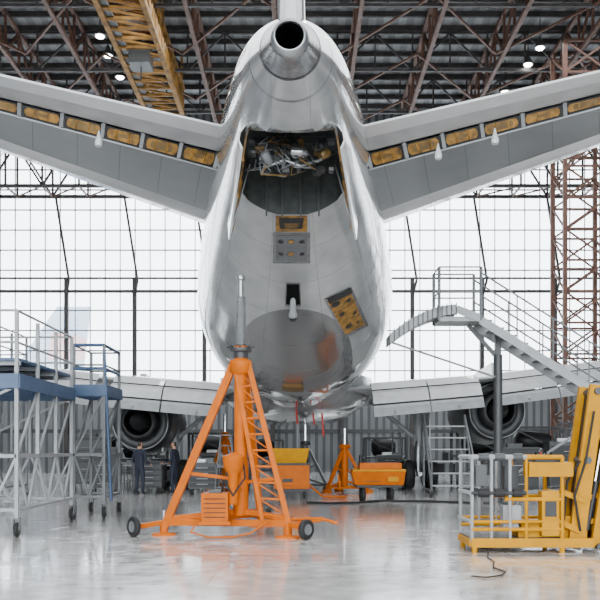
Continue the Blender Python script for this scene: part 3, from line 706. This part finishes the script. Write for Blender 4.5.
# ------------------------------------------------------------ access stairs right
b=MB(); y0,y1=23.6,24.6; zp=4.95
px0,px1=3.65,4.75
b.bx(px0,px1,y0,y1,zp-.12,zp,'lgrey')
for x in(px0,px1):
    for y in(y0,y1): b.tube((x,y,zp-.1),(x,y,zp+1.3),.04,'grey')
for y in(y0,y1):
    for z in(zp+.65,zp+1.3): b.tube((px0,y,z),(px1,y,z),.022,'grey')
for z in(zp+.65,zp+1.3): b.tube((px0,y0,z),(px0,y1,z),.022,'grey')
sx,sz=px1,zp; ex=12.3; ez=.15; n=24
for y in(y0,y1):
    b.beam((sx,y,sz-.1),(ex,y,ez-.05),.05,.22,'lgrey')
    for h in(.55,1.15): b.tube((sx,y,sz+h),(ex,y,ez+h),.024,'grey')
    for i in range(9):
        t=i/8; p=V((sx,y,sz)).lerp(V((ex,y,ez)),t); b.tube(p,p+V((0,0,1.15)),.02,'grey')
for i in range(n):
    t=(i+.5)/n; b.bx(sx+(ex-sx)*t-.14,sx+(ex-sx)*t+.14,y0,y1,sz+(ez-sz)*t-.02,sz+(ez-sz)*t+.02,'grey')
b.beam((ex,y0,0),(ex,y0,.3),.2,.2,'grey'); b.beam((ex,y1,0),(ex,y1,.3),.2,.2,'grey')
b.tube((5.3,24.1,0),(5.3,24.1,4.0),.12,'mgrey',n=14); b.lathe((5.3,24.1,0),(5.3,24.1,.2),[(0,.4),(.05,.4),(.06,.15)],'mgrey',16)
b.beam((5.3,24.1,3.9),(4.5,24.1,4.8),.1,.1,'mgrey'); b.beam((5.3,24.1,3.9),(5.3,24.1,4.55),.15,.15,'mgrey')
for y in(y0+.1,y1-.1): b.tube((8.5,y,.25),(8.5,y,2.7),.04,'grey'); b.caster(8.5,y,.1,h=.27)
b.beam((8.5,y0+.1,.3),(8.5,y1-.1,2.4),.05,.05,'grey'); b.beam((5.3,24.1,.3),(8.5,24.1,.4),.1,.1,'grey'); b.beam((5.3,24.1,.5),(8.5,24.1,2.6),.06,.06,'grey')
K=14; g=[]
for i in range(K+1):
    t=i/K; x=4.1-1.75*t; z=zp+.32-.78*(t**1.9)
    g+=[V((x,y0,z)),V((x,y1,z)),V((x,y1,z-.26)),V((x,y0,z-.26))]
b.add(g,[(i*4+j,i*4+(j+1)%4,(i+1)*4+(j+1)%4,(i+1)*4+j) for i in range(K) for j in range(4)]+[(0,1,2,3),(K*4+3,K*4+2,K*4+1,K*4)],'lgrey')
for i in range(K+1):
    b.beam(g[i*4]+V((0,-.02,.04)),g[i*4+3]+V((0,-.02,-.04)),.02,.05,'mgrey')
b.beam((4.1,y0,zp+.2),(4.75,y0,zp-.05),.05,.2,'lgrey')
b.beam((2.45,y0+.3,zp-.65),(5.2,24.0,3.4),.05,.05,'grey')
b.build('aircraft_access_stairs')
b=MB(); x0=4.1;y=28.0
for i in range(6):
    z=.35+i*.38; b.bx(x0,x0+1.35,y+i*.3,y+i*.3+.34,z-.04,z,'lgrey')
for x in(x0,x0+1.35):
    b.beam((x,y,.15),(x,y+1.8,2.4),.05,.12,'grey'); b.tube((x,y+1.8,0),(x,y+1.8,2.6),.04,'grey'); b.tube((x,y,.2),(x,y,1.0),.03,'grey'); b.tube((x,y,1.0),(x,y+1.8,2.6),.03,'grey'); b.caster(x,y,.09,h=.2)
    b.beam((x,y,.18),(x,y+1.8,.18),.05,.06,'grey')
b.build('maintenance_steps')
# ------------------------------------------------------------ boom lift
b=MB(); y0,y1=12.7,13.6
def BX(px): return (px-300)/69.2
def BZ(py): return CH-(py-450)/69.2
xL,xR=BX(467),BX(556)
zf=.14
for y in(y0,y1): b.beam((xL,y,zf),(xR+.45,y,zf),.07,.13,'yellow'); b.tube((xL,y,.33),(xR,y,.33),.028,'yellow')
for x in(xL,(xL+xR)/2,xR,xR+.4): b.beam((x,y0,zf),(x,y1,zf),.06,.1,'yellow')
b.bx(xL,xR,y0,y1,.19,.21,'mgrey'); b.bx(BX(515),BX(560),y0+.1,y1-.1,.21,.42,'yellow')
for q in((xL+.05,y0),(xR,y0),(xL+.05,y1),(xR,y1)): b.tube((q[0],q[1],0),(q[0],q[1],.1),.04,'yellow')
zt=BZ(457)
for y in(y0,y1):
    for px in(468,487,505,521): 
        b.tube((BX(px),y,.14),(BX(px),y,zt),.025,'lgrey' if px!=521 else 'yellow')
    b.tube((xR,y,.14),(xR,y,zt),.03,'yellow')
    b.tube((xL,y,zt),(BX(521),y,zt),.035,'lgrey'); b.tube((BX(521),y,zt),(xR,y,zt),.035,'yellow')
    b.tube((xL,y,BZ(492)),(BX(521),y,BZ(492)),.035,'dark'); b.tube((BX(500),y,BZ(498)),(xR,y,BZ(498)),.03,'yellow'); b.tube((xL,y,BZ(520)),(xR,y,BZ(520)),.024,'yellow')
for z in(zt,BZ(492),BZ(520)): b.tube((xL,y0,z),(xL,y1,z),.028,'lgrey'); b.tube((xR,y0,z),(xR,y1,z),.028,'yellow')
for a,c in((474,484),(490,500),(508,517)): b.tube((BX(a),y0,zt),(BX(c),y0,zt),.055,'mgrey',n=12); b.tube((BX(a),y0,BZ(492)),(BX(c),y0,BZ(492)),.06,'rubber',n=12)
b.box((BX(478),y0+.15,BZ(475)),(.16,.2,.3),'mgrey'); b.box((BX(510),y0+.3,BZ(478)),(.2,.2,.35),'dark')
b.bx(BX(523),BX(566),y0-.05,y0+.3,BZ(476),BZ(462),'yellow'); b.bx(BX(530),BX(550),y0+.02,y0+.2,BZ(462),BZ(455),'dark'); b.bx(BX(536),BX(553),y0-.02,y0+.2,BZ(534),BZ(490),'yellow'); b.bx(BX(500),BX(518),y0+.1,y0+.3,BZ(530),BZ(505),'lgrey')
b.bx(BX(539),BX(550),y0-.03,y0-.02,BZ(515),BZ(500),'dark')
for i in range(4): b.tube((BX(532+i*5),y0+.1,BZ(455)),(BX(532+i*5),y0+.1,BZ(452)),.012,'red' if i==1 else 'black')
b.bx(xR,BX(585),y0+.2,y1-.2,.16,.5,'yellow'); b.tube((BX(566),13.15,.2),(BX(566),13.15,.75),.1,'yellow',n=16)
b.beam((BX(555),12.8,BZ(490)),(BX(580),12.8,BZ(500)),.06,.08,'yellow'); b.beam((BX(555),12.8,BZ(520)),(BX(575),12.8,BZ(530)),.06,.08,'yellow')
for yy in(12.85,13.35):
    b.beam((BX(572),yy,.08),(BX(594),yy,BZ(386)),.22,.09,'yellow'); 
    b.beam((BX(594),yy,.08),(BX(619),yy,BZ(386)),.2,.09,'yellow')
b.beam((BX(572),13.1,.1),(BX(594),13.1,BZ(388)),.06,.45,'dark'); b.beam((BX(594),13.1,.1),(BX(619),13.1,BZ(388)),.06,.45,'dark')
b.tube((BX(585),12.95,.3),(BX(606),12.95,2.0),.035,'chrome',n=12); b.tube((BX(585),12.95,.3),(BX(595),12.95,1.0),.055,'dark',n=12)
for px,py in((573,545),(595,545),(593,392),(583,460),(605,460)): b.tube((BX(px),12.76,BZ(py)),(BX(px),13.45,BZ(py)),.05,'mgrey',n=14)
for py in(410,440,500,525): 
    xx=569+24*(550-py)/164; b.beam((BX(xx),12.92,BZ(py)),(BX(xx+24),12.92,BZ(py-6)),.03,.07,'yellow')
b.beam((BX(597),13.15,BZ(392)),(6.3,13.15,1.3),.22,.26,'yellow'); b.beam((BX(594),13.15,.25),(6.0,13.15,.8),.2,.2,'yellow')
b.pipe([(BX(575),12.76,.3),(BX(569),12.74,.8),(BX(580),12.74,1.3),(BX(588),12.74,2.0)],.018,'rubber')
b.pipe([(BX(560),12.83,.4),(BX(563),12.8,1.0),(BX(575),12.76,1.3)],.018,'rubber')
b.bx(5.4,7.9,12.4,13.9,.35,.75,'yellow'); b.bx(5.9,7.4,12.6,13.7,.75,1.4,'yellow')
for x in(5.7,7.5):
    for y in(12.3,14.0): b.wheel((x,y,.38),(0,1,0),.38,.28,'yellow')
b.build('boom_lift',bevel=.005)
b=MB(); b.pipe([(1.95,10.25,.015),(2.1,10.15,.015),(2.3,10.3,.015),(2.42,10.6,.015),(2.36,11.0,.015),(2.5,11.6,.015),(2.5,12.0,.015),(2.65,12.6,.08)],.009,'rubber'); b.build('power_cable')
b=MB(); x=-22.2; y=80
b.lathe((x-30,y,3.6),(x+4,y,4.6),[(0,2.0),(22,2.0),(29,1.1),(34,.2)],'white',24)
b.add([(x-5.5,y,5.2),(x+2.5,y,5.2),(x+3.6,y,14.2),(x+.6,y,14.2),(x-5.5,y+.3,5.2),(x+2.5,y+.3,5.2),(x+3.6,y+.3,14.2),(x+.6,y+.3,14.2)],[(0,1,2,3),(7,6,5,4),(0,3,7,4),(1,5,6,2),(3,2,6,7)],'navy')
b.add([(x-.2,y-.05,9.5),(x+3,y-.05,9.5),(x+3.3,y-.05,11.3),(x+.2,y-.05,12)],[(0,1,2,3)],'red')
b.tube((x-8,y,-.1),(x-8,y,2.2),.3,'rubber'); b.tube((x-26,y,-.1),(x-26,y,2.2),.2,'rubber'); b.build('parked_airliner')
# ------------------------------------------------------------ lights / world / camera
w=bpy.data.worlds.new('World'); bpy.context.scene.world=w; w.use_nodes=True
nt=w.node_tree; bg=nt.nodes['Background']; bg.inputs[0].default_value=(.91,.965,1,1); bg.inputs[1].default_value=9.5
def area(name,loc,rot,sx,sy,e):
    l=bpy.data.lights.new(name,'AREA'); l.shape='RECTANGLE'; l.size=sx; l.size_y=sy; l.energy=e; l.color=(.94,.975,1); o=bpy.data.objects.new(name,l); o.location=loc; o.rotation_euler=rot; bpy.context.scene.collection.objects.link(o)
area('ceiling_light',(0,12,21.5),(0,0,0),30,12,8000)
area('ceiling_light',(0,38,21.5),(0,0,0),36,14,6000)
cam=bpy.data.cameras.new('camera'); co=bpy.data.objects.new('camera',cam); bpy.context.scene.collection.objects.link(co)
co.location=(0,0,CH); co.rotation_euler=(math.radians(90),0,0); cam.sensor_width=36; cam.lens=54; cam.shift_y=.25; cam.clip_end=500
bpy.context.scene.camera=co
